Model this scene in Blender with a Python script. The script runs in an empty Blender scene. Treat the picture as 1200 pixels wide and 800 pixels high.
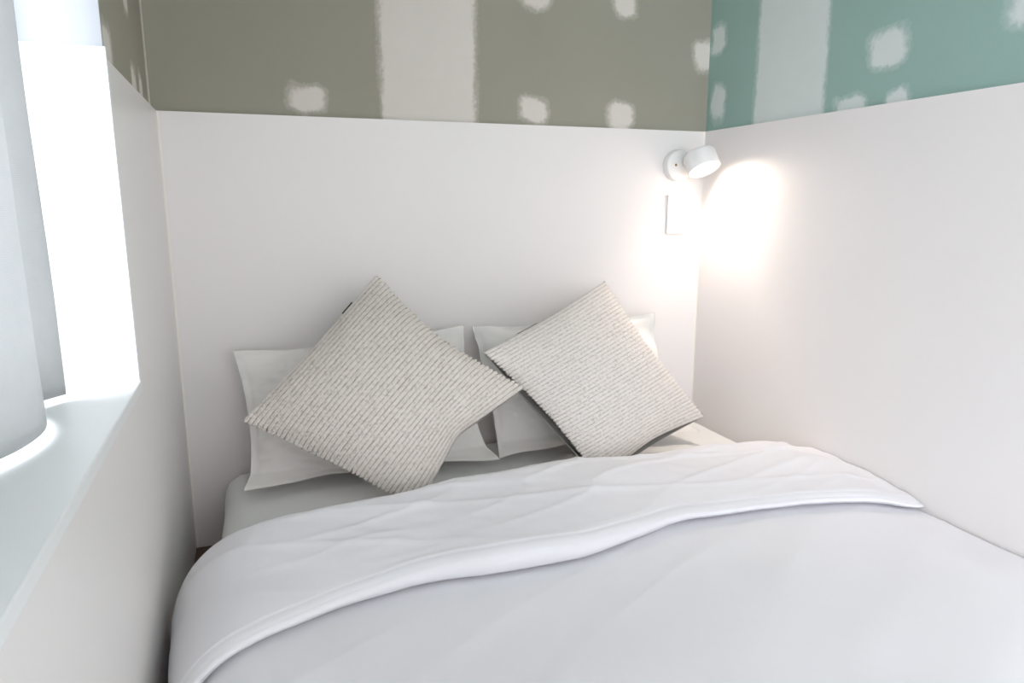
import bpy, math
import numpy as np
from mathutils import Vector, Matrix, noise

S = bpy.context.scene
COL = S.collection
W, H = 1.65, 1.20          # width of the alcove, top of the white wall lining
CEIL = 2.45
Y_END = -3.3               # the alcove is open to the room on this side

# ------------------------------------------------------------------ helpers
def srgb(r, g, b):
    f = lambda c: (c/255/12.92) if c/255 <= .04045 else ((c/255+.055)/1.055)**2.4
    return (f(r), f(g), f(b), 1)

def link(o, parent=None):
    COL.objects.link(o)
    if parent is not None:
        o.parent = parent
    return o

def mesh_obj(name, verts, faces, mat=None, parent=None, smooth=True):
    me = bpy.data.meshes.new(name)
    me.from_pydata([tuple(map(float, v)) for v in verts], [], faces)
    me.update()
    if mat: me.materials.append(mat)
    if smooth:
        me.polygons.foreach_set('use_smooth', [True]*len(me.polygons))
    return link(bpy.data.objects.new(name, me), parent)

def empty(name, loc=(0, 0, 0)):
    o = bpy.data.objects.new(name, None)
    o.location = loc
    o.empty_display_size = .05
    return link(o)

def tag(o, label, cat, group=None):
    o['label'] = label; o['category'] = cat
    if group: o['group'] = group
    return o

def part(name, verts, faces, mat, parent, smooth=True, label=None):
    """a part whose vertices are given in world space, under an Empty that is only translated"""
    l = parent.location
    o = mesh_obj(name, [(v[0]-l[0], v[1]-l[1], v[2]-l[2]) for v in verts], faces, mat, parent, smooth)
    if label: o['label'] = label
    return o

def sub(name, verts, faces, mat, parent, root, smooth=True, label=None):
    l = root.location
    o = mesh_obj(name, [(v[0]-l[0], v[1]-l[1], v[2]-l[2]) for v in verts], faces, mat, parent, smooth)
    if label: o['label'] = label
    return o

def structure(name, verts, faces, mat, smooth=False):
    o = mesh_obj(name, verts, faces, mat, None, smooth)
    o['kind'] = 'structure'
    return o

def box(x0, x1, y0, y1, z0, z1):
    v = [(x, y, z) for x in (x0, x1) for y in (y0, y1) for z in (z0, z1)]
    f = [(0, 1, 3, 2), (4, 6, 7, 5), (0, 4, 5, 1), (2, 3, 7, 6), (0, 2, 6, 4), (1, 5, 7, 3)]
    return v, f

def merge(*vf):
    V, F = [], []
    for v, f in vf:
        n = len(V); V += list(v); F += [tuple(i+n for i in q) for q in f]
    return V, F

def bevel(o, w, n=2):
    m = o.modifiers.new('bevel', 'BEVEL'); m.width = w; m.segments = n; m.limit_method = 'ANGLE'
    return o

def grid_faces(n, m, closed_m=False, off=0, flip=False):
    F = []
    for i in range(n-1):
        for j in range(m if closed_m else m-1):
            k = (j+1) % m
            q = (off+i*m+j, off+(i+1)*m+j, off+(i+1)*m+k, off+i*m+k)
            F.append(q[::-1] if flip else q)
    return F

def lathe(profile, origin, axis, n=64, cap=True):
    """profile: (distance along the axis, radius)"""
    a = Vector(axis).normalized()
    t = a.orthogonal().normalized(); b = a.cross(t)
    V, o = [], Vector(origin)
    for d, r in profile:
        for k in range(n):
            q = 2*math.pi*k/n
            V.append(o + a*d + (t*math.cos(q) + b*math.sin(q))*r)
    F = []
    for i in range(len(profile)-1):
        for k in range(n):
            k2 = (k+1) % n
            F.append((i*n+k, i*n+k2, (i+1)*n+k2, (i+1)*n+k))
    if cap:
        F.append(tuple(range(n))[::-1]); F.append(tuple(range((len(profile)-1)*n, len(profile)*n)))
    return V, F

def nz(x, y, z=0.0):
    return noise.noise(Vector((x, y, z)))

def fbm(x, y, z=0.0, o=4):
    return noise.fractal(Vector((x, y, z)), 1.0, 2.0, o)

def sstep(a, b, x):
    t = min(1., max(0., (x-a)/(b-a))) if b != a else float(x > a)
    return t*t*(3-2*t)

# ------------------------------------------------------------------ materials
class NT:
    def __init__(s, name):
        s.m = bpy.data.materials.new(name); s.m.use_nodes = True
        s.t = s.m.node_tree; s.t.nodes.clear()
        s.out = s.n('ShaderNodeOutputMaterial')
    def n(s, typ, **kw):
        x = s.t.nodes.new(typ)
        for k, v in kw.items(): setattr(x, k, v)
        return x
    def l(s, a, b): s.t.links.new(a, b)
    def math(s, op, a, b=None, c=None):
        x = s.n('ShaderNodeMath', operation=op)
        for i, v in enumerate((a, b, c)):
            if v is None: continue
            if isinstance(v, (int, float)): x.inputs[i].default_value = v
            else: s.l(v, x.inputs[i])
        return x.outputs[0]
    def ramp(s, v, a, b, lo=0., hi=1.):
        x = s.n('ShaderNodeMapRange', interpolation_type='SMOOTHSTEP')
        s.l(v, x.inputs[0])
        for i, q in zip((1, 2, 3, 4), (a, b, lo, hi)): x.inputs[i].default_value = q
        return x.outputs[0]
    def mix(s, f, a, b):
        x = s.n('ShaderNodeMix', data_type='RGBA')
        for i, v in ((0, f), (6, a), (7, b)):
            if isinstance(v, (int, float, tuple)): x.inputs[i].default_value = v
            else: s.l(v, x.inputs[i])
        return x.outputs[2]
    def noise(s, vec, scale, detail=4, rough=.5):
        x = s.n('ShaderNodeTexNoise'); x.inputs['Scale'].default_value = scale
        x.inputs['Detail'].default_value = detail; x.inputs['Roughness'].default_value = rough
        if vec is not None: s.l(vec, x.inputs['Vector'])
        return x
    def obj(s): return s.n('ShaderNodeTexCoord').outputs['Object']
    def bsdf(s, col=None, rough=.6, spec=.5, bump=None, bstr=.1, bdist=.001, sheen=0.):
        b = s.n('ShaderNodeBsdfPrincipled')
        if col is not None:
            if isinstance(col, tuple): b.inputs['Base Color'].default_value = col
            else: s.l(col, b.inputs['Base Color'])
        b.inputs['Roughness'].default_value = rough
        b.inputs['Specular IOR Level'].default_value = spec
        b.inputs['Sheen Weight'].default_value = sheen
        if bump is not None:
            k = s.n('ShaderNodeBump'); k.inputs['Strength'].default_value = bstr
            k.inputs['Distance'].default_value = bdist
            s.l(bump, k.inputs['Height']); s.l(k.outputs[0], b.inputs['Normal'])
        s.l(b.outputs[0], s.out.inputs[0])
        return b

def plain(name, col, rough=.6, spec=.5, scale=60, bstr=.05, var=.03, sheen=0., bdist=.001):
    t = NT(name); v = t.obj()
    a = t.noise(v, 3, 3); b = t.noise(v, scale, 3)
    c2 = tuple(x*(1-var) for x in col[:3])+(1,)
    t.bsdf(t.mix(a.outputs[0], col, c2), rough, spec, b.outputs[0], bstr, bdist, sheen)
    return t.m

def fabric(name, col, weave=900, rough=.9, bstr=.15, var=.03, sheen=.1):
    t = NT(name); v = t.obj()
    w1 = t.n('ShaderNodeTexWave', bands_direction='X'); w1.inputs['Scale'].default_value = weave/6.28
    w2 = t.n('ShaderNodeTexWave', bands_direction='Y'); w2.inputs['Scale'].default_value = weave/6.28
    for w in (w1, w2):
        w.inputs['Distortion'].default_value = 1.5
        t.l(v, w.inputs['Vector'])
    h = t.math('ADD', w1.outputs['Fac'], w2.outputs['Fac'])
    a = t.noise(v, 9, 5)
    hh = t.math('MULTIPLY_ADD', a.outputs[0], 1.2, h)
    c2 = tuple(x*(1-var) for x in col[:3])+(1,)
    t.bsdf(t.mix(a.outputs[0], col, c2), rough, .2, hh, bstr, .0006, sheen)
    return t.m

def plaster(name, base, axis, bands, patches, filler, seed):
    """bare plasterboard with trowelled filler over joints and screw heads.
    axis: which object axis runs along the wall; bands (centre, half width); patches (centre, z, half width, half height)"""
    t = NT(name); v = t.obj()
    sep = t.n('ShaderNodeSeparateXYZ')
    wob = t.noise(v, 16, 3, .5); wob2 = t.noise(v, 90, 3, .6)
    t.l(v, sep.inputs[0])
    sc = t.n('ShaderNodeSeparateColor'); t.l(wob.outputs['Color'], sc.inputs[0])
    a0 = sep.outputs[axis]; z0 = sep.outputs[2]
    a = t.math('MULTIPLY_ADD', t.math('SUBTRACT', sc.outputs[0], .5), .045, a0)
    z = t.math('MULTIPLY_ADD', t.math('SUBTRACT', sc.outputs[1], .5), .050, z0)
    r = None
    for ca, cz, ra, rz in patches:
        dx = t.math('POWER', t.math('ABSOLUTE', t.math('MULTIPLY', t.math('SUBTRACT', a, ca), 1/ra)), 2.8)
        dz = t.math('POWER', t.math('ABSOLUTE', t.math('MULTIPLY', t.math('SUBTRACT', z, cz), 1/rz)), 2.8)
        q = t.math('POWER', t.math('ADD', dx, dz), 1/2.8)
        r = q if r is None else t.math('MINIMUM', r, q)
    # trowel streaks along the joint: noise stretched in height
    mp = t.n('ShaderNodeMapping'); mp.inputs['Scale'].default_value = (1, 1, .12)
    t.l(v, mp.inputs['Vector'])
    st = t.noise(mp.outputs[0], 60, 4, .6)
    ab = t.math('MULTIPLY_ADD', t.math('SUBTRACT', st.outputs[0], .5), .028, a0)
    for ca, hw in bands:
        q = t.math('MULTIPLY', t.math('ABSOLUTE', t.math('SUBTRACT', ab, ca)), 1/hw)
        q2 = t.math('MULTIPLY_ADD', t.math('SUBTRACT', q, 1.), hw/.055, 1.)   # same edge width as a patch
        r = q2 if r is None else t.math('MINIMUM', r, q2)
    grain = t.math('MULTIPLY_ADD', t.math('SUBTRACT', wob2.outputs[0], .5), .34, r)
    core = t.ramp(grain, .96, .56)
    halo = t.ramp(grain, 1.04, .88, 0, .24)
    m = t.math('MAXIMUM', core, halo)
    fine = t.noise(v, 260, 2); big = t.noise(v, 4, 4)
    b2 = tuple(x*.86 for x in base[:3])+(1,)
    f2 = tuple(x*.95 for x in filler[:3])+(1,)
    bc = t.mix(t.math('MULTIPLY_ADD', big.outputs[0], .6, t.math('MULTIPLY', fine.outputs[0], .35)), base, b2)
    fc = t.mix(wob.outputs[0], filler, f2)
    hgt = t.math('MULTIPLY_ADD', fine.outputs[0], .25, m)
    t.bsdf(t.mix(m, bc, fc), .85, .25, hgt, .25, .0012)
    return t.m

M_WHITE = plain('white_lining', srgb(240, 236, 234), .36, .5, 35, .03, .015)
M_SILL = plain('sill_paint', srgb(240, 241, 241), .4, .5, 50, .03, .01)
M_UPVC = plain('window_frame_white', srgb(238, 240, 241), .3, .5, 80, .02, .01)
M_REVEAL = plain('reveal_paint', srgb(176, 179, 183), .7, .3, 120, .06, .03)
M_SEAL = plain('corner_sealant', srgb(243, 238, 230), .4, .5, 120, .03, .02)
M_CEIL = plain('ceiling_paint', srgb(232, 232, 230), .8, .3, 120, .05, .02)
M_LAMP = plain('lamp_white_enamel', srgb(240, 239, 237), .3, .5, 200, .02, .01)
M_PLATE = plain('switch_plate_plastic', srgb(243, 241, 238), .35, .5, 200, .02, .01)
M_SLOT = plain('dark_slot', srgb(120, 108, 98), .6, .3)
M_BRASS = plain('brass_screw', srgb(176, 138, 88), .35, .6)
M_BRASS.node_tree.nodes['Principled BSDF'].inputs['Metallic'].default_value = .8
M_SHEET = fabric('grey_white_sheet', srgb(238, 238, 236), 1100, .9, .12, .03)
M_DUVET = fabric('white_cotton_duvet', srgb(237, 236, 240), 1200, .88, .10, .02)
M_PILLOW = fabric('white_pillowcase', srgb(242, 239, 235), 1100, .9, .12, .03)
M_BACK = fabric('grey_backing', srgb(186, 183, 177), 700, .9, .3, .1)
M_ZIP = plain('dark_zip', srgb(52, 56, 56), .5, .4)

FILL_W = srgb(224, 218, 210)
M_WALL_BACK = plaster('bare_plasterboard_grey', srgb(165, 162, 148), 0, [(.717, .150)],
    [(.373, 1.247, .062, .047), (1.046, 1.575, .062, .050), (1.345, 1.580, .050, .060), (1.039, 1.243, .056, .047),
     (1.342, 1.240, .055, .050), (1.640, 1.438, .045, .060)], FILL_W, 1)
M_WALL_RIGHT = plaster('bare_plasterboard_green', srgb(158, 188, 178), 1, [(-.370, .152)],
    [(-.034, 1.484, .042, .058), (-.045, 1.285, .048, .072), (-.706, 1.328, .070, .055), (-1.065, 1.355, .085, .060),
     (-.600, 1.208, .062, .034), (-.752, 1.202, .036, .034)], srgb(218, 226, 222), 2)
M_WALL_LEFT = plaster('bare_plasterboard_side', srgb(165, 160, 146), 1, [(.0, .045)],
    [(-.600, 1.235, .060, .050), (-.280, 1.225, .045, .045), (-.165, 1.222, .032, .050), (-.300, 1.41, .05, .06)], FILL_W, 3)

def floor_material():
    t = NT('dark_timber_floor'); v = t.obj()
    br = t.n('ShaderNodeTexBrick'); br.offset = .5
    mp = t.n('ShaderNodeMapping'); mp.inputs['Rotation'].default_value = (0, 0, math.pi/2)
    t.l(v, mp.inputs['Vector']); t.l(mp.outputs[0], br.inputs['Vector'])
    br.inputs['Scale'].default_value = 1; br.inputs['Brick Width'].default_value = 1.2
    br.inputs['Row Height'].default_value = .12; br.inputs['Mortar Size'].default_value = .002
    br.inputs['Color1'].default_value = srgb(104, 80, 62); br.inputs['Color2'].default_value = srgb(88, 66, 52)
    br.inputs['Mortar'].default_value = srgb(40, 30, 24)
    m2 = t.n('ShaderNodeMapping'); m2.inputs['Scale'].default_value = (14, 1, 1); t.l(v, m2.inputs['Vector'])
    g = t.noise(m2.outputs[0], 8, 6)
    t.bsdf(t.mix(t.math('MULTIPLY', g.outputs[0], .5), br.outputs['Color'], srgb(70, 52, 40)), .45, .4, g.outputs[0], .1)
    return t.m
M_FLOOR = floor_material()

def curtain_material():
    t = NT('sheer_linen_curtain'); v = t.obj()
    w1 = t.n('ShaderNodeTexWave', bands_direction='Z'); w1.inputs['Scale'].default_value = 130
    w1.inputs['Distortion'].default_value = 3; t.l(v, w1.inputs['Vector'])
    a = t.noise(v, 40, 5)
    d = t.n('ShaderNodeBsdfDiffuse'); tr = t.n('ShaderNodeBsdfTranslucent')
    c = t.mix(t.math('MULTIPLY', w1.outputs['Fac'], a.outputs[0]), srgb(203, 203, 202), srgb(189, 190, 191))
    t.l(c, d.inputs[0]); t.l(c, tr.inputs[0])
    mx = t.n('ShaderNodeMixShader'); mx.inputs[0].default_value = .42
    t.l(d.outputs[0], mx.inputs[1]); t.l(tr.outputs[0], mx.inputs[2]); t.l(mx.outputs[0], t.out.inputs[0])
    return t.m
M_CURTAIN = curtain_material()

def glass_material():
    t = NT('window_glass')
    g = t.n('ShaderNodeBsdfGlass'); g.inputs['IOR'].default_value = 1.02; g.inputs['Roughness'].default_value = 0
    t.l(g.outputs[0], t.out.inputs[0])
    return t.m
M_GLASS = glass_material()

def knit_material(name, light, groove, ribs, lo=.12, wd=.48):
    t = NT(name)
    uv = t.n('ShaderNodeTexCoord').outputs['UV']; ob = t.obj()
    sep = t.n('ShaderNodeSeparateXYZ'); t.l(uv, sep.inputs[0])
    wob = t.noise(ob, 18, 3)
    ph = t.math('MULTIPLY_ADD', t.math('SUBTRACT', wob.outputs[0], .5), .12, t.math('MULTIPLY', sep.outputs[1], ribs))
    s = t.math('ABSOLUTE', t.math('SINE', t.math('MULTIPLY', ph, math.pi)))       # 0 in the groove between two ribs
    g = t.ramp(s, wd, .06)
    fl = t.noise(ob, 190, 3, .75)                                                  # flecks in the yarn
    fk = t.ramp(fl.outputs[0], .53, .66, 0, .50)
    brk = t.ramp(t.noise(ob, 130, 3, .7).outputs[0], .34, .64, lo, 1.)                      # the groove comes and goes
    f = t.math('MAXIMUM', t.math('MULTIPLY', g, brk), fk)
    big = t.noise(ob, 7, 3)
    c1 = t.mix(big.outputs[0], light, tuple(x*.9 for x in light[:3])+(1,))
    h = t.math('ADD', t.math('MULTIPLY', s, .4), t.noise(ob, 300, 3, .7).outputs[0])
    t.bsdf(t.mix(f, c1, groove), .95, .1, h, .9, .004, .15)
    return t.m
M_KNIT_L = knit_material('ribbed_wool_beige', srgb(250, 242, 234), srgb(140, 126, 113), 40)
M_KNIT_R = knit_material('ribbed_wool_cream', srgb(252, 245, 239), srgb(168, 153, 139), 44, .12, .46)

def emit(name, col, s):
    t = NT(name); e = t.n('ShaderNodeEmission'); e.inputs[0].default_value = col; e.inputs[1].default_value = s
    t.l(e.outputs[0], t.out.inputs[0]); return t.m
LAMP_STRENGTH = 3.0
M_BULB = emit('lamp_diffuser_glow', (1, .80, .60, 1), LAMP_STRENGTH)

# ------------------------------------------------------------------ the room
TW = .16   # thickness of the window wall
WY0, WY1, WZ0, WZ1 = -1.98, -.708, .659, 2.15
structure('floor', *box(-TW, W+.1, -6.5, .1, -.05, 0), M_FLOOR)
structure('ceiling', *box(-TW, W+.1, Y_END, .1, CEIL, CEIL+.05), M_CEIL)
structure('wall_back', *box(-TW, W+.1, 0.012, .1, 0, CEIL), M_WALL_BACK)
structure('wall_right', *box(W+.012, W+.1, Y_END, 0.012, 0, CEIL), M_WALL_RIGHT)
structure('wall_left', *merge(box(-TW, -.012, Y_END, WY0-.012, 0, CEIL), box(-TW, -.012, WY1+.012, .012, 0, CEIL),
    box(-TW, -.012, WY0-.012, WY1+.012, 0, WZ0-.02), box(-TW, -.012, WY0-.012, WY1+.012, WZ1, CEIL)), M_WALL_LEFT)
# white lining boards, 12 mm thick, up to 1.2 m
structure('trim_1', *box(0, W, 0, .012, 0, H), M_WHITE)
structure('trim_2', *box(W, W+.012, Y_END, .012, 0, H), M_WHITE)
structure('trim_3', *merge(box(-.012, 0, WY1+.012, .012, 0, H), box(-.012, 0, Y_END, WY0-.012, 0, H),
    box(-.012, 0, WY0-.012, WY1+.012, 0, WZ0-.02)), M_WHITE)
# sealant bead down the two inner corners
def bead(cx, sx):
    pts = [(cx, 0), (cx+sx*.005, 0), (cx+sx*.0015, -.0015), (cx, -.005)]
    V = [(x, y, z) for z in (0, H) for x, y in pts]
    F = [(i, (i+1) % 4, 4+(i+1) % 4, 4+i) for i in range(4)] + [(3, 2, 1, 0), (4, 5, 6, 7)]
    return V, F
structure('trim_4', *bead(0, 1), M_SEAL)
structure('trim_5', *bead(W, -1), M_SEAL)
# window reveal: lining board to 1.218 m, painted plaster above, sill board
structure('trim_6', *merge(box(-TW, -.0003, WY1, WY1+.012, WZ0, 1.218), box(-TW, -.0003, WY0-.012, WY0, WZ0, 1.218)), M_SILL)
structure('trim_7', *merge(box(-TW, -.004, WY1+.003, WY1+.012, 1.218, WZ1), box(-TW, -.004, WY0-.012, WY0-.003, 1.218, WZ1)), M_REVEAL)
sill = structure('trim_8', *box(-TW-.01, .0012, WY0-.011, WY1+.011, WZ0-.02, WZ0), M_SILL)
bevel(sill, .002)

wf = 0.05
win = structure('window_1', *merge(
    box(-TW-.05, -TW, WY0, WY0+wf, WZ0, WZ1), box(-TW-.05, -TW, WY1-wf, WY1, WZ0, WZ1),
    box(-TW-.05, -TW, WY0+wf, WY1-wf, WZ0, WZ0+wf), box(-TW-.05, -TW, WY0+wf, WY1-wf, WZ1-wf, WZ1),
    box(-TW-.045, -TW-.005, (WY0+WY1)/2-.03, (WY0+WY1)/2+.03, WZ0+wf, WZ1-wf)), M_UPVC)
ym = (WY0+WY1)/2
for a, b in ((WY0+wf, ym-.03), (ym+.03, WY1-wf)):
    o = mesh_obj('pane', *box(-TW-.029, -TW-.021, a, b, WZ0+wf, WZ1-wf), M_GLASS, win, False)

# ------------------------------------------------------------------ curtain
def make_curtain():
    plan = [(-.092, -.808), (-.104, -.822), (-.120, -.842), (-.130, -.866), (-.122, -.890), (-.103, -.918), (-.086, -.962),
            (-.078, -1.02), (-.084, -1.08), (-.101, -1.125), (-.120, -1.165), (-.124, -1.21), (-.105, -1.26), (-.084, -1.31),
            (-.080, -1.37), (-.098, -1.43), (-.122, -1.48), (-.124, -1.53), (-.100, -1.58), (-.082, -1.64), (-.086, -1.70),
            (-.112, -1.76), (-.124, -1.82), (-.110, -1.88), (-.100, -1.92)]
    P = np.array(plan); n = len(P); pts = []
    for i in range(n-1):                                  # Catmull-Rom
        p0, p1, p2, p3 = P[max(i-1, 0)], P[i], P[i+1], P[min(i+2, n-1)]
        for t in np.linspace(0, 1, 8, endpoint=False):
            pts.append(.5*((2*p1)+(-p0+p2)*t+(2*p0-5*p1+4*p2-p3)*t*t+(-p0+3*p1-3*p2+p3)*t**3))
    pts.append(P[-1]); pts = np.array(pts)
    zs = np.linspace(.670, WZ1-.002, 70)
    V = []
    for z in zs:
        k = (z-.676)/(WZ1-.676)
        for x, y in pts:
            fl = 1-.35*k                                   # the folds open out towards the hem
            V.append((-.100+(x+.100)*fl + .003*nz(y*9, z*2.5) - .012*k, y + .004*nz(x*30, z*3, 4.)+.010*k*(1 if y > -.95 else 0), z))
    F = grid_faces(len(zs), len(pts))
    o = mesh_obj('curtain', V, F, M_CURTAIN)
    m = o.modifiers.new('thickness', 'SOLIDIFY'); m.thickness = .0012; m.offset = 0
    return tag(o, 'pale sheer linen curtain hanging in the bright window over the sill', 'curtain')
make_curtain()

# ------------------------------------------------------------------ mattress
MT = .226   # top of the mattress
def make_mattress():
    root = empty('mattress', (.86, -1.05, 0))
    x0, x1, y0, y1 = .090, W-.004, -2.05, -.008
    nu, nv = 220, 30
    # horizontal rounded-rectangle rings stacked up the side, then drawn in over the top
    prof = []
    for t in np.linspace(0, 1, 14): prof.append((0.006*math.sin(t*math.pi)*1.2, .004+t*(MT-.06)))
    for q in np.linspace(0, math.pi/2, 10)[1:]: prof.append((-(1-math.cos(q))*.062, MT-.060+math.sin(q)*.060))
    for d in (.08, .12, .18, .26, .36, .46, .56, .66, .72): prof.append((-d, MT+.0))
    V = []
    for off, z in prof:
        ax0, ax1, ay0, ay1 = x0-min(off, 0)-max(off, 0)*.5, x1+min(off, 0), y0-min(off, 0), y1+min(off, 0)
        r = max(.012, .045+off*.4)
        ring = []
        for cx, cy, a0 in ((ax1-r, ay1-r, 0), (ax0+r, ay1-r, 90), (ax0+r, ay0+r, 180), (ax1-r, ay0+r, 270)):
            for k in range(9):
                a = math.radians(a0+k*90/8); ring.append((cx+r*math.cos(a), cy+r*math.sin(a)))
        # resample evenly so that the ripples in the sheet have points to live on
        R = np.array(ring+[ring[0]]); L = np.r_[0, np.cumsum(np.hypot(*np.diff(R, axis=0).T))]
        s = np.linspace(0, L[-1], nu, endpoint=False)
        X = np.interp(s, L, R[:, 0]); Y = np.interp(s, L, R[:, 1])
        for x, y in zip(X, Y):
            top = sstep(MT-.03, MT, z)
            dz = top*((.0030*fbm(x*3, y*4) + .0016*nz(x*5+y*22, y*9+x*3, 2))*(1 if y > -.46 else .3))
            dx = (1-top)*.004*nz(y*7, z*5, 7) if x < .3 else 0
            V.append((min(x+dx, x1), y, z+dz))
    n = len(prof)
    F = [tuple(i*nu+q for q in ()) for i in ()]
    for i in range(n-1):
        for k in range(nu):
            k2 = (k+1) % nu
            F.append((i*nu+k, i*nu+k2, (i+1)*nu+k2, (i+1)*nu+k))
    F.append(tuple(range(nu))[::-1]); F.append(tuple(range((n-1)*nu, n*nu)))
    part('fitted_sheet', V, F, M_SHEET, root)
    return tag(root, 'low mattress under a pale grey fitted sheet, beneath pillows and duvet', 'mattress')
make_mattress()

# ------------------------------------------------------------------ pillows (oxford pillowcases with a flat border)
def pillow(name, tl, tr, bl, br, thick, seed, label):
    """corners in world space: top left, top right, bottom left, bottom right, seen from the foot of the bed"""
    tl, tr, bl, br = map(Vector, (tl, tr, bl, br))
    c = (tl+tr+bl+br)/4
    root = empty(name, (c.x, c.y, min(bl.z, br.z)))
    nrm = ((tr-tl).cross(tl-bl)).normalized()
    if nrm.y > 0: nrm = -nrm
    N, MM = 120, 90
    fx, fy = .055, .085                                     # width of the flat border
    def surf(side):
        V = []
        for i in range(N):
            for j in range(MM):
                a, b = i/(N-1), j/(MM-1)                   # a: left to right, b: bottom to top
                u, v = 2*a-1, 2*b-1
                pu = u*(1-.055*(1-v*v)*abs(u)); pv = v*(1-.055*(1-u*u)*abs(v))
                aa, bb = (pu+1)/2, (pv+1)/2
                p = (bl*(1-aa)+br*aa)*(1-bb)+(tl*(1-aa)+tr*aa)*bb
                iu = min(1, abs(u)/(1-fx)); iv = min(1, abs(v)/(1-fy))
                puff = ((1-iu**2.3)*(1-iv**2.3))**.62 if iu < 1 and iv < 1 else 0
                wr = .015*fbm(u*2.2+seed, v*2.2) + .006*nz(u*7+seed, v*6) * (1-.5*puff)
                rim = max(iu, iv)
                wave = .016*nz(u*3.6+seed*3, v*3.6)*sstep(.8, 1.04, rim)
                cn = sstep(1.45, 2.0, abs(u)+abs(v)); wave += cn*(.022 if v > 0 else .030)*(1 if u*math.sin(seed*3) > 0 else .4)
                fb = sstep(.80, 1.0, -v)                   # the border along the bottom bends forward onto the sheet
                fold = Vector((.012*fb*u, -.045*fb*(.55+.6*abs(u)+.5*nz(u*3, seed)), .012*fb))
                crease = -.010*max(0, 1-abs(abs(u)+abs(v)*.75-1.12)/.10)*puff**.3*abs(nz(u*6, v*6, seed))*2
                V.append(p + fold + nrm*(side*(thick*(1-.22*v)*puff + .0012 + wr*puff) + wave + side*crease + (.006*nz(u*5, v*5, seed)*(1-puff))))
        return V
    front = surf(1); back = surf(-1)
    n = N*MM
    F = grid_faces(N, MM) + grid_faces(N, MM, off=n, flip=True)
    rimi = [i*MM for i in range(N)] + [(N-1)*MM+j for j in range(1, MM)] + [i*MM+MM-1 for i in range(N-2, -1, -1)] + [j for j in range(MM-2, 0, -1)]
    for k in range(len(rimi)):
        p, q = rimi[k], rimi[(k+1) % len(rimi)]
        F.append((p, q, q+n, p+n))
    # nothing sinks into the mattress or into the wall behind
    V = [(v.x, min(v.y, -.006), max(v.z, MT+.002+.004*abs(nz(v.x*9, v.y*9)))) for v in front+back]
    o = part('pillowcase', V, F, M_PILLOW, root)
    return tag(root, label, 'pillow', 'white pillows against the back wall')
pillow('pillow', (.140, -.060, .572), (.785, -.060, .606), (.158, -.205, .238), (.812, -.220, .240), .066, 1.3,
       'white bordered pillow behind the beige striped cushion, on the window side')
pillow('pillow', (.810, -.060, .602), (1.432, -.060, .608), (.838, -.210, .240), (1.475, -.200, .238), .066, 5.1,
       'white bordered pillow behind the cream cushion, on the lamp side')

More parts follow.
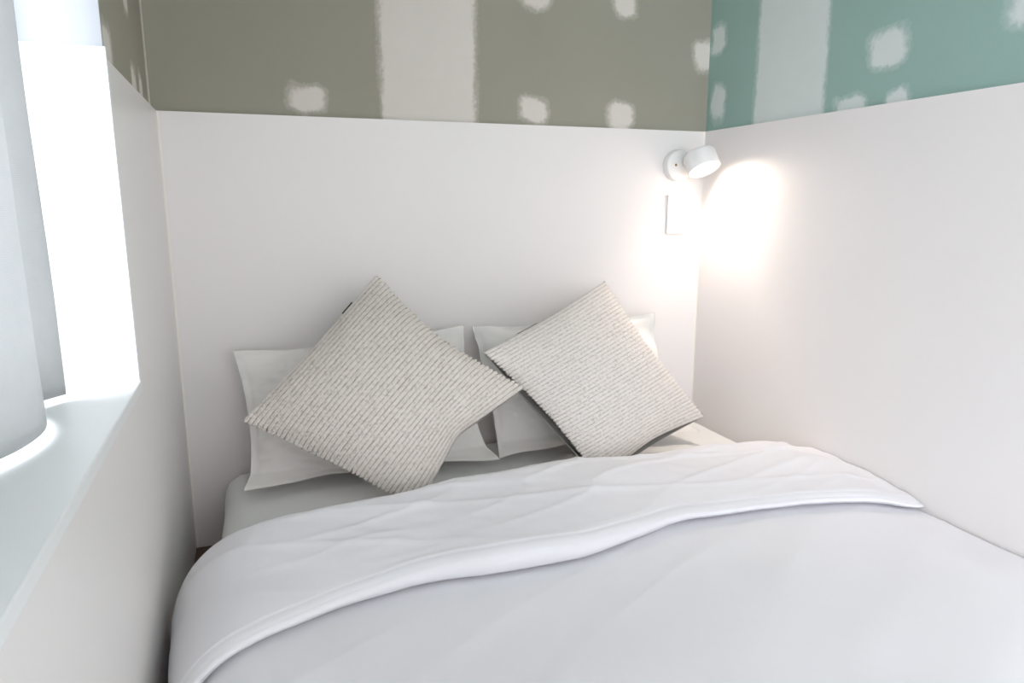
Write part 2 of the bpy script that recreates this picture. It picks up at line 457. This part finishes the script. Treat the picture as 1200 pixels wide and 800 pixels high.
# ------------------------------------------------------------------ cushions
def cushion(name, Lc, Tc, Rc, Bc, k, kb, thick, mat, seed, label, ribs=40, amp=.0028, zipped=(.4, .5), zr=.002):
    """L, T, R, B: the four corners of the cushion standing on one corner; the ribs run from L to T.
    k: how far each edge is drawn in, and how evenly (LT, TR, RB, BL); kb: the same for the backing, as a share"""
    Lc, Tc, Rc, Bc = map(Vector, (Lc, Tc, Rc, Bc))
    root = empty(name, tuple(Bc))
    nrm = ((Tc-Bc).cross(Rc-Lc)).normalized()
    if nrm.y > 0: nrm = -nrm
    dA = ((Tc-Lc)+(Rc-Bc)).normalized(); dB = ((Bc-Lc)+(Rc-Tc)).normalized()
    def base(a, b, back=False):
        u, v = 2*a-1, 2*b-1
        iu, iv = (1 if u > 0 else 3), (2 if v > 0 else 0)
        (ku, eu), (kv, ev) = k[iu], k[iv]
        if back: ku *= kb[iu]; kv *= kb[iv]
        hv, hu = (v*v+.004)**.5, (u*u+.004)**.5           # rounded off in the middle of an edge
        pu = u*(1-ku*(1-hv**eu)*abs(u)**1.6); pv = v*(1-kv*(1-hu**ev)*abs(v)**1.6)
        aa, bb = (pu+1)/2, (pv+1)/2
        return Lc*(1-aa)*(1-bb)+Tc*aa*(1-bb)+Rc*aa*bb+Bc*(1-aa)*bb
    def puff(a, b):
        u, v = 2*a-1, 2*b-1
        return max(0, (1-abs(u)**2.1)*(1-abs(v)**2.1))**.60
    NA, NB = 230, ribs*8+1
    V, UV = [], []
    for i in range(NA):
        a = i/(NA-1)
        for j in range(NB):
            b = j/(NB-1)
            pf = puff(a, b)
            wob = .16*nz(a*6+seed, b*30)+.07*nz(a*28, b*60, seed)
            s = abs(math.sin(math.pi*(ribs*b+wob)))
            knot = nz(a*95+seed*7, b*ribs*1.9, seed)
            d = amp*(s**.6)*(1+.22*nz(a*16, b*ribs*.8, seed+9)) + .0022*knot + .0012*nz(a*45, b*ribs*.9, seed+3)
            big = .006*fbm(a*2.4+seed, b*2.4)
            p = base(a, b) + nrm*(thick*pf + d + big*pf)
            e = max(0, 1-min(a, 1-a)/.012)                 # rib ends stand out along the two cut edges
            if e > 0: p += dA*(1 if a > .5 else -1)*e*(.0055*s + .003*knot)
            V.append(p); UV.append((a, b))
    F = grid_faces(NA, NB)
    n = NA*NB
    # turned-under edge so that the cover has a thickness of its own
    rim = [i*NB for i in range(NA)] + [(NA-1)*NB+j for j in range(1, NB)] + [i*NB+NB-1 for i in range(NA-2, -1, -1)] + [j for j in range(NB-2, 0, -1)]
    for q in rim:
        V.append(V[q] - nrm*.006 - (dA*(1 if UV[q][0] > .5 else -1)*.002)); UV.append(UV[q])
    for t in range(len(rim)):
        t2 = (t+1) % len(rim)
        F.append((rim[t], rim[t2], n+t2, n+t))
    V = [(v.x, v.y, max(v.z, MT+.006)) for v in V]
    o = part('ribbed_cover', V, F, mat, root)
    ul = o.data.uv_layers.new(name='UVMap')
    idx = np.zeros(len(o.data.loops), dtype=np.int32); o.data.loops.foreach_get('vertex_index', idx)
    ul.data.foreach_set('uv', np.array(UV, dtype=np.float32)[idx].ravel())
    # plain backing
    NC = 70; VB = []
    for i in range(NC):
        for j in range(NC):
            a, b = i/(NC-1), j/(NC-1)
            pf = puff(a, b)
            w = .004*fbm(a*4+seed, b*4, 3)
            p = base(a, b, True) - nrm*(.006 + thick*.92*pf**.8 + w*pf)
            VB.append((p.x, p.y, max(p.z, MT+.005)))
    part('backing', VB, grid_faces(NC, NC, flip=True), M_BACK, root, label='plain grey cloth backing')
    # short yarn ends along the two cut edges
    VF, FF = [], []
    rng = np.random.default_rng(int(seed*10))
    for a in (0., 1.):
        for j in range(ribs*2):
            b = (j+.5+rng.uniform(-.3, .3))/(ribs*2)
            p = base(a, b) + nrm*(.001+rng.uniform(-.002, .002))
            d = (dA*(1 if a > .5 else -1)*rng.uniform(.5, 1) + dB*rng.uniform(-.6, .6) + nrm*rng.uniform(-.3, .5)).normalized()
            ln = rng.uniform(.004, .010); r = .0016
            t = d.orthogonal().normalized(); q = d.cross(t); o0 = len(VF)
            for h, rr in ((-.003, r), (ln*.6, r*.9), (ln, r*.35)):
                for m in range(5):
                    an = m*2*math.pi/5
                    w = p+d*h+(t*math.cos(an)+q*math.sin(an))*rr
                    VF.append((w.x, w.y, max(w.z, MT+.006)))
            for s2 in range(2):
                for m in range(5):
                    m2 = (m+1) % 5
                    FF.append((o0+s2*5+m, o0+s2*5+m2, o0+(s2+1)*5+m2, o0+(s2+1)*5+m))
            FF.append(tuple(o0+10+m for m in range(5)))
    f = part('fringe', VF, FF, mat, root, label='short frayed yarn ends along the cushion edge')
    f['kind'] = 'stuff'
    # zip along the edge L-T, on the backing side
    zp = []
    for t in np.linspace(*zipped, 14):
        p = base(t, 0.0)-nrm*.004 - dB*.0025
        zp.append(p)
    VZ, FZ = [], []
    for p in zp:
        for m in range(6):
            an = m*math.pi/3
            VZ.append(p+(nrm*math.cos(an)+dB*math.sin(an))*zr)
    FZ = grid_faces(len(zp), 6, True)+[tuple(range(6))[::-1], tuple(len(zp)*6-6+m for m in range(6))]
    part('zip', VZ, FZ, M_ZIP, root, label='dark zip in the cushion edge')
    return tag(root, label, 'cushion', 'ribbed cushions standing on a corner')
cushion('cushion', (.159, -.335, .463), (.514, -.155, .775), (.845, -.405, .492), (.545, -.470, .236),
        ((.03, 1.5), (.15, 1.3), (.20, .9), (.03, 1.6)), (1, 1, 1, .9), .078, M_KNIT_L, 1.7,
        'large beige ribbed cushion standing on one corner, left of the pair', 40, .0042, (.72, .80), .0028)
cushion('cushion', (.767, -.325, .580), (1.201, -.160, .732), (1.466, -.325, .325), (1.050, -.465, .236),
        ((.03, 1.6), (.08, 1.3), (.09, 1.3), (.075, 1.5)), (1, 1, .35, -.1), .072, M_KNIT_R, 6.2,
        'cream finely ribbed cushion with grey backing showing, nearest the wall lamp', 44, .0030, (.25, .4), .0009)

# ------------------------------------------------------------------ duvet with its top folded back
def make_duvet():
    crest = [(-.40, -.62), (0, -.640), (.08, -.640), (.147, -.600), (.346, -.575), (.596, -.500), (.771, -.497), (.959, -.490),
             (1.09, -.515), (1.27, -.485), (1.47, -.500), (1.57, -.520), (1.65, -.56)]
    lip = [(-.40, -1.14), (-.1, -1.085), (.0, -1.075), (.092, -1.039), (.165, -.981), (.307, -.918), (.465, -.892), (.627, -.912), (.816, -.898),
           (1.055, -.841), (1.27, -.859), (1.497, -.909), (1.572, -.935), (1.65, -.95)]
    cx, cy = zip(*crest); lx, ly = zip(*lip)
    z0, xe, rad = MT+.008, .155, .075
    flat = (W-.006)-xe; arc = rad*math.pi/2; drop = z0-rad-.012
    NS = 250
    sv = np.r_[np.linspace(0, flat, 170, endpoint=False), np.linspace(flat, flat+arc, 36, endpoint=False), np.linspace(flat+arc, flat+arc+drop, 30)]
    def B(s):
        if s <= flat: return (W-.006-s, z0), (0., 1.)
        if s <= flat+arc:
            q = (s-flat)/rad
            return (xe-rad*math.sin(q), z0-rad+rad*math.cos(q)), (-math.sin(q), math.cos(q))
        return (xe-rad, z0-rad-(s-flat-arc)), (-1., 0.)
    V = []; NP = None
    for s in sv:
        (bx, bz), (nx, nzv) = B(s)
        xs = W-.006-s                                     # unrolled position across the bed
        yc = np.interp(xs, cx, cy); ye = np.interp(xs, lx, ly)
        # gentle smoothing of the tables
        yc = (yc+np.interp(xs-.05, cx, cy)+np.interp(xs+.05, cx, cy))/3
        ye = (ye+np.interp(xs-.04, lx, ly)+np.interp(xs+.04, lx, ly))/3 + .006*nz(xs*7, 3.)
        side = sstep(flat-.02, flat+arc, s)               # 0 on top of the bed, 1 down its side
        rt = sstep(1.50, 1.645, xs)
        k = (1-.28*side)*(1-.30*rt)
        P = []
        # main layer, from the foot to under the flap
        for t in np.r_[np.linspace(0, .8, 60, endpoint=False), np.linspace(.8, 1, 40)]:
            y = -2.12+(ye+.045+2.12)*t
            h = .030*k + .010*fbm(xs*1.6, y*1.6, 5)*k + .0035*nz(xs*4+y*2, y*5-xs*1.5, 8) + .0022*(1-abs(nz(xs*3-y*5, y*2.2, 1)))**6
            foot = sstep(-2.12, -2.06, y)
            P.append((y, h*foot+.004*(1-foot), .3))
        hm = P[-1][1]
        # into the crease, back out along the underside to the lip
        for dy, dh in ((.052, .004), (.040, .0075), (.02, .009), (.006, .0095)):
            P.append((ye+dy, hm+dh*k, 0.))
        lift = .006*max(0, nz(xs*4.5, 1.7))+.002
        lipb = hm+(.0105+lift)*k
        lb = (.013+.027*math.exp(-((xs-.66)/.30)**2)+.006*nz(xs*2.2, 7.))*k
        P += [(ye+.003, lipb+.002*k, 0.), (ye-.001, lipb+.22*lb, 0.), (ye-.003, lipb+.5*lb, 0.), (ye-.001, lipb+.78*lb, .2), (ye+.004, lipb+.95*lb, .2), (ye+.008, lipb+lb, .2)]
        # hem stitched along the edge of the flap, then the flap itself swelling to the fold
        wid = max(.1, yc-ye); hw = .014+.010*nz(xs*2.4, 9)
        top = (.092+.012*nz(xs*2.1, 4.4))*k
        hs = lipb+lb+.003*k
        hs2 = hs+.006*k
        P += [(ye+hw, hs2-.002*k, .3), (ye+hw+.004, hs2-.0032*k, .2), (ye+hw+.008, hs2+.0006*k, .2), (ye+hw+.012, hs2+.0014*k, .2)]
        hs = hs2-.0016*k; y1 = ye+hw+.012; yr = yc-.055
        for t in np.linspace(0, 1, 46)[1:]:
            y = y1+(yr-y1)*t
            h = hs+.003*k+(top-hs-.003*k)*(math.sin(t*math.pi/2)**.9)
            w = .0095*fbm(xs*2.6, y*3.4, 2) + .006*nz(xs*3.2+y*6, y*4.5-xs*2.0, 3)
            cr = (1-abs(nz(xs*3.0-y*9, y*3+xs*1.2, 6)))**10*.0065          # sharp drawn creases running across the flap
            cr += (1-abs(nz(xs*1.7+y*7, y*3.5, 12)))**13*.0060
            cr *= 1-.75*sstep(.45, .12, xs)
            P.append((y, h+(w+cr)*k*math.sin(t*math.pi*.5+.25), 1.))
        ht = P[-1][1]
        for q in np.linspace(0, math.pi, 22)[1:]:
            P.append((yr+.055*math.sin(q), ht/2+ht/2*math.cos(q)*1.0, 0.))
        for t in np.linspace(0, 1, 12)[1:]:
            P.append((yr+(-2.12-yr)*t, .0, 0.))
        NP = len(P)
        for y, h, _ in P:
            bow = (.006+.009*nz(y*4, s*3, 11))*side
            x = bx+nx*(h+bow); z = bz+nzv*h
            V.append((min(max(x, .006+.004*side), W-.0015), y, max(z, .006)))
    n = len(sv)
    F = grid_faces(n, NP, True)
    F.append(tuple(range(NP))); F.append(tuple(range((n-1)*NP, n*NP))[::-1])
    o = mesh_obj('duvet', V, F, M_DUVET)
    return tag(o, 'plump white duvet over the bed, its top edge folded back', 'duvet')
make_duvet()

# ------------------------------------------------------------------ wall lamp
def make_lamp():
    c0 = Vector((1.543, 0, 1.088))
    root = empty('wall_lamp', c0)
    bevel(part('base', *lathe([(0, .050), (.022, .050), (.0262, .0485), (.028, .045)], c0, (0, -1, 0)), M_LAMP, root), .001)
    sc = lathe([(0, .0042), (.0012, .0042), (.002, .003)], c0+Vector((-.018, -.0275, .001)), (0, -1, 0), 20)
    part('screw', *sc, M_BRASS, root, label='small brass screw in the lamp base')
    d = Vector((.08, -.49, -.87)).normalized()
    face = Vector((1.578, -.110, 1.071)); R = .052; LN = .060
    back = face-d*LN
    mid = face-d*LN*.5
    # neck from the base to the side of the head
    a = c0+Vector((.022, -.027, .012)); b = mid
    part('neck', *lathe([(0, .017), (.004, .014), ((b-a).length, .013)], a, b-a, 32), M_LAMP, root)
    # head: a short drum, open at the face with a thin rim
    pr = [(0, .034), (.001, R-.006), (.0025, R-.0028), (.005, R-.0008), (.009, R), (LN-.001, R), (LN, R-.001), (LN, R-.0035), (LN-.010, R-.0045)]
    h = part('head', *lathe(pr, back, d, 72, cap=False), M_LAMP, root)
    n = 72
    part('head_cap', *lathe([(-.0006, .0335), (.0003, .0345), (.0012, .033)], back, d, 48), M_LAMP, root)
    g = part('diffuser', *lathe([(LN-.012, R-.0046), (LN-.0095, R-.0047), (LN-.0085, R-.012)], back, d, 72), M_BULB, root, label='glowing round diffuser')
    l = bpy.data.lights.new('lamp_beam', 'SPOT'); l.energy = 10; l.color = (1, .85, .74)
    l.spot_size = math.radians(156); l.spot_blend = 1.0; l.shadow_soft_size = .028
    lo = bpy.data.objects.new('lamp_beam', l); lo.location = face-d*.006-root.location
    lo.rotation_euler = (-d).to_track_quat('Z', 'Y').to_euler(); link(lo, root)
    return tag(root, 'small white wall spotlight, lit, above the switch plate in the corner', 'wall lamp')
make_lamp()

# ------------------------------------------------------------------ switch plate
def make_switch():
    root = empty('switch_plate', (1.552, 0, .929))
    x0, x1, z0, z1 = 1.513, 1.591, .866, .992
    p = part('plate', *box(x0, x1, -.0095, 0, z0, z1), M_PLATE, root, smooth=False); bevel(p, .002, 3)
    fr = part('module_frame', *box(1.536, 1.568, -.0105, -.0093, .892, .966), M_PLATE, root, smooth=False); bevel(fr, .0006)
    for zc in (.954, .935):
        xm = 1.552
        V = [(xm-.011, -.0103, zc-.0085), (xm+.011, -.0103, zc-.0085), (xm+.011, -.0103, zc+.0085), (xm-.011, -.0103, zc+.0085),
             (xm-.011, -.0150, zc-.0085), (xm+.011, -.0150, zc-.0085), (xm+.011, -.0112, zc+.0085), (xm-.011, -.0112, zc+.0085)]
        F = [(0, 1, 2, 3), (4, 7, 6, 5), (0, 4, 5, 1), (1, 5, 6, 2), (2, 6, 7, 3), (3, 7, 4, 0)]
        bevel(part('rocker', V, F, M_PLATE, root, smooth=False), .0005)
    s = part('socket', *box(1.541, 1.563, -.0112, -.0103, .895, .921), M_PLATE, root, smooth=False); bevel(s, .0005)
    for xs in (1.5475, 1.5565):
        sub('slot', *box(xs-.0012, xs+.0012, -.0114, -.0110, .906, .915), M_SLOT, s, root, smooth=False)
    return tag(root, 'white upright switch and socket plate on the back wall below the lamp', 'switch')
make_switch()

# ------------------------------------------------------------------ light
w = bpy.data.worlds.new('daylight'); S.world = w; w.use_nodes = True
nt = w.node_tree; nt.nodes.clear()
out = nt.nodes.new('ShaderNodeOutputWorld'); bg = nt.nodes.new('ShaderNodeBackground')
tc = nt.nodes.new('ShaderNodeTexCoord'); sp = nt.nodes.new('ShaderNodeSeparateXYZ')
mr = nt.nodes.new('ShaderNodeMapRange'); mr.interpolation_type = 'SMOOTHSTEP'
mr.inputs[1].default_value = .0; mr.inputs[2].default_value = -.55
mx = nt.nodes.new('ShaderNodeMix'); mx.data_type = 'RGBA'
mx.inputs[6].default_value = (1.48, 1.46, 1.49, 1)       # the open room behind the camera
mx.inputs[7].default_value = (4.95, 5.3, 5.75, 1)       # bright overcast sky outside the window
nt.links.new(tc.outputs['Generated'], sp.inputs[0]); nt.links.new(sp.outputs[0], mr.inputs[0])
nt.links.new(mr.outputs[0], mx.inputs[0]); nt.links.new(mx.outputs[2], bg.inputs[0]); nt.links.new(bg.outputs[0], out.inputs[0])
bg.inputs[1].default_value = 1.0

def portal(name, loc, rot, sx, sy):
    l = bpy.data.lights.new(name, 'AREA'); l.shape = 'RECTANGLE'; l.size = sx; l.size_y = sy
    l.cycles.is_portal = True
    o = bpy.data.objects.new(name, l); o.location = loc; o.rotation_euler = rot; COL.objects.link(o)
portal('window_portal', (-TW-.07, ym, (WZ0+WZ1)/2), (0, -math.pi/2, 0), WZ1-WZ0, WY1-WY0)
portal('opening_portal', (W/2, Y_END, CEIL/2), (math.pi/2, 0, 0), W, CEIL)

# ------------------------------------------------------------------ camera
cam = bpy.data.cameras.new('camera'); cam.sensor_width = 36; cam.lens = 834.19*36/1200
cam.clip_start = .02
co = bpy.data.objects.new('camera', cam); COL.objects.link(co)
yaw, pitch, roll = map(math.radians, (20.2458, 11.0275, -.0752))
fw = Vector((math.sin(yaw)*math.cos(pitch), math.cos(yaw)*math.cos(pitch), -math.sin(pitch)))
r = Vector((math.cos(yaw), -math.sin(yaw), 0)); u = r.cross(fw)
r2 = r*math.cos(roll)+u*math.sin(roll); u2 = -r*math.sin(roll)+u*math.cos(roll)
m = Matrix((r2, u2, -fw)).transposed().to_4x4(); m.translation = Vector((.19483, -2.08554, .96877))
co.matrix_world = m
S.camera = co

vs = S.view_settings
vs.view_transform = 'Standard'; vs.look = 'None'; vs.gamma = 1; vs.use_curve_mapping = False
vs.exposure = 0.72
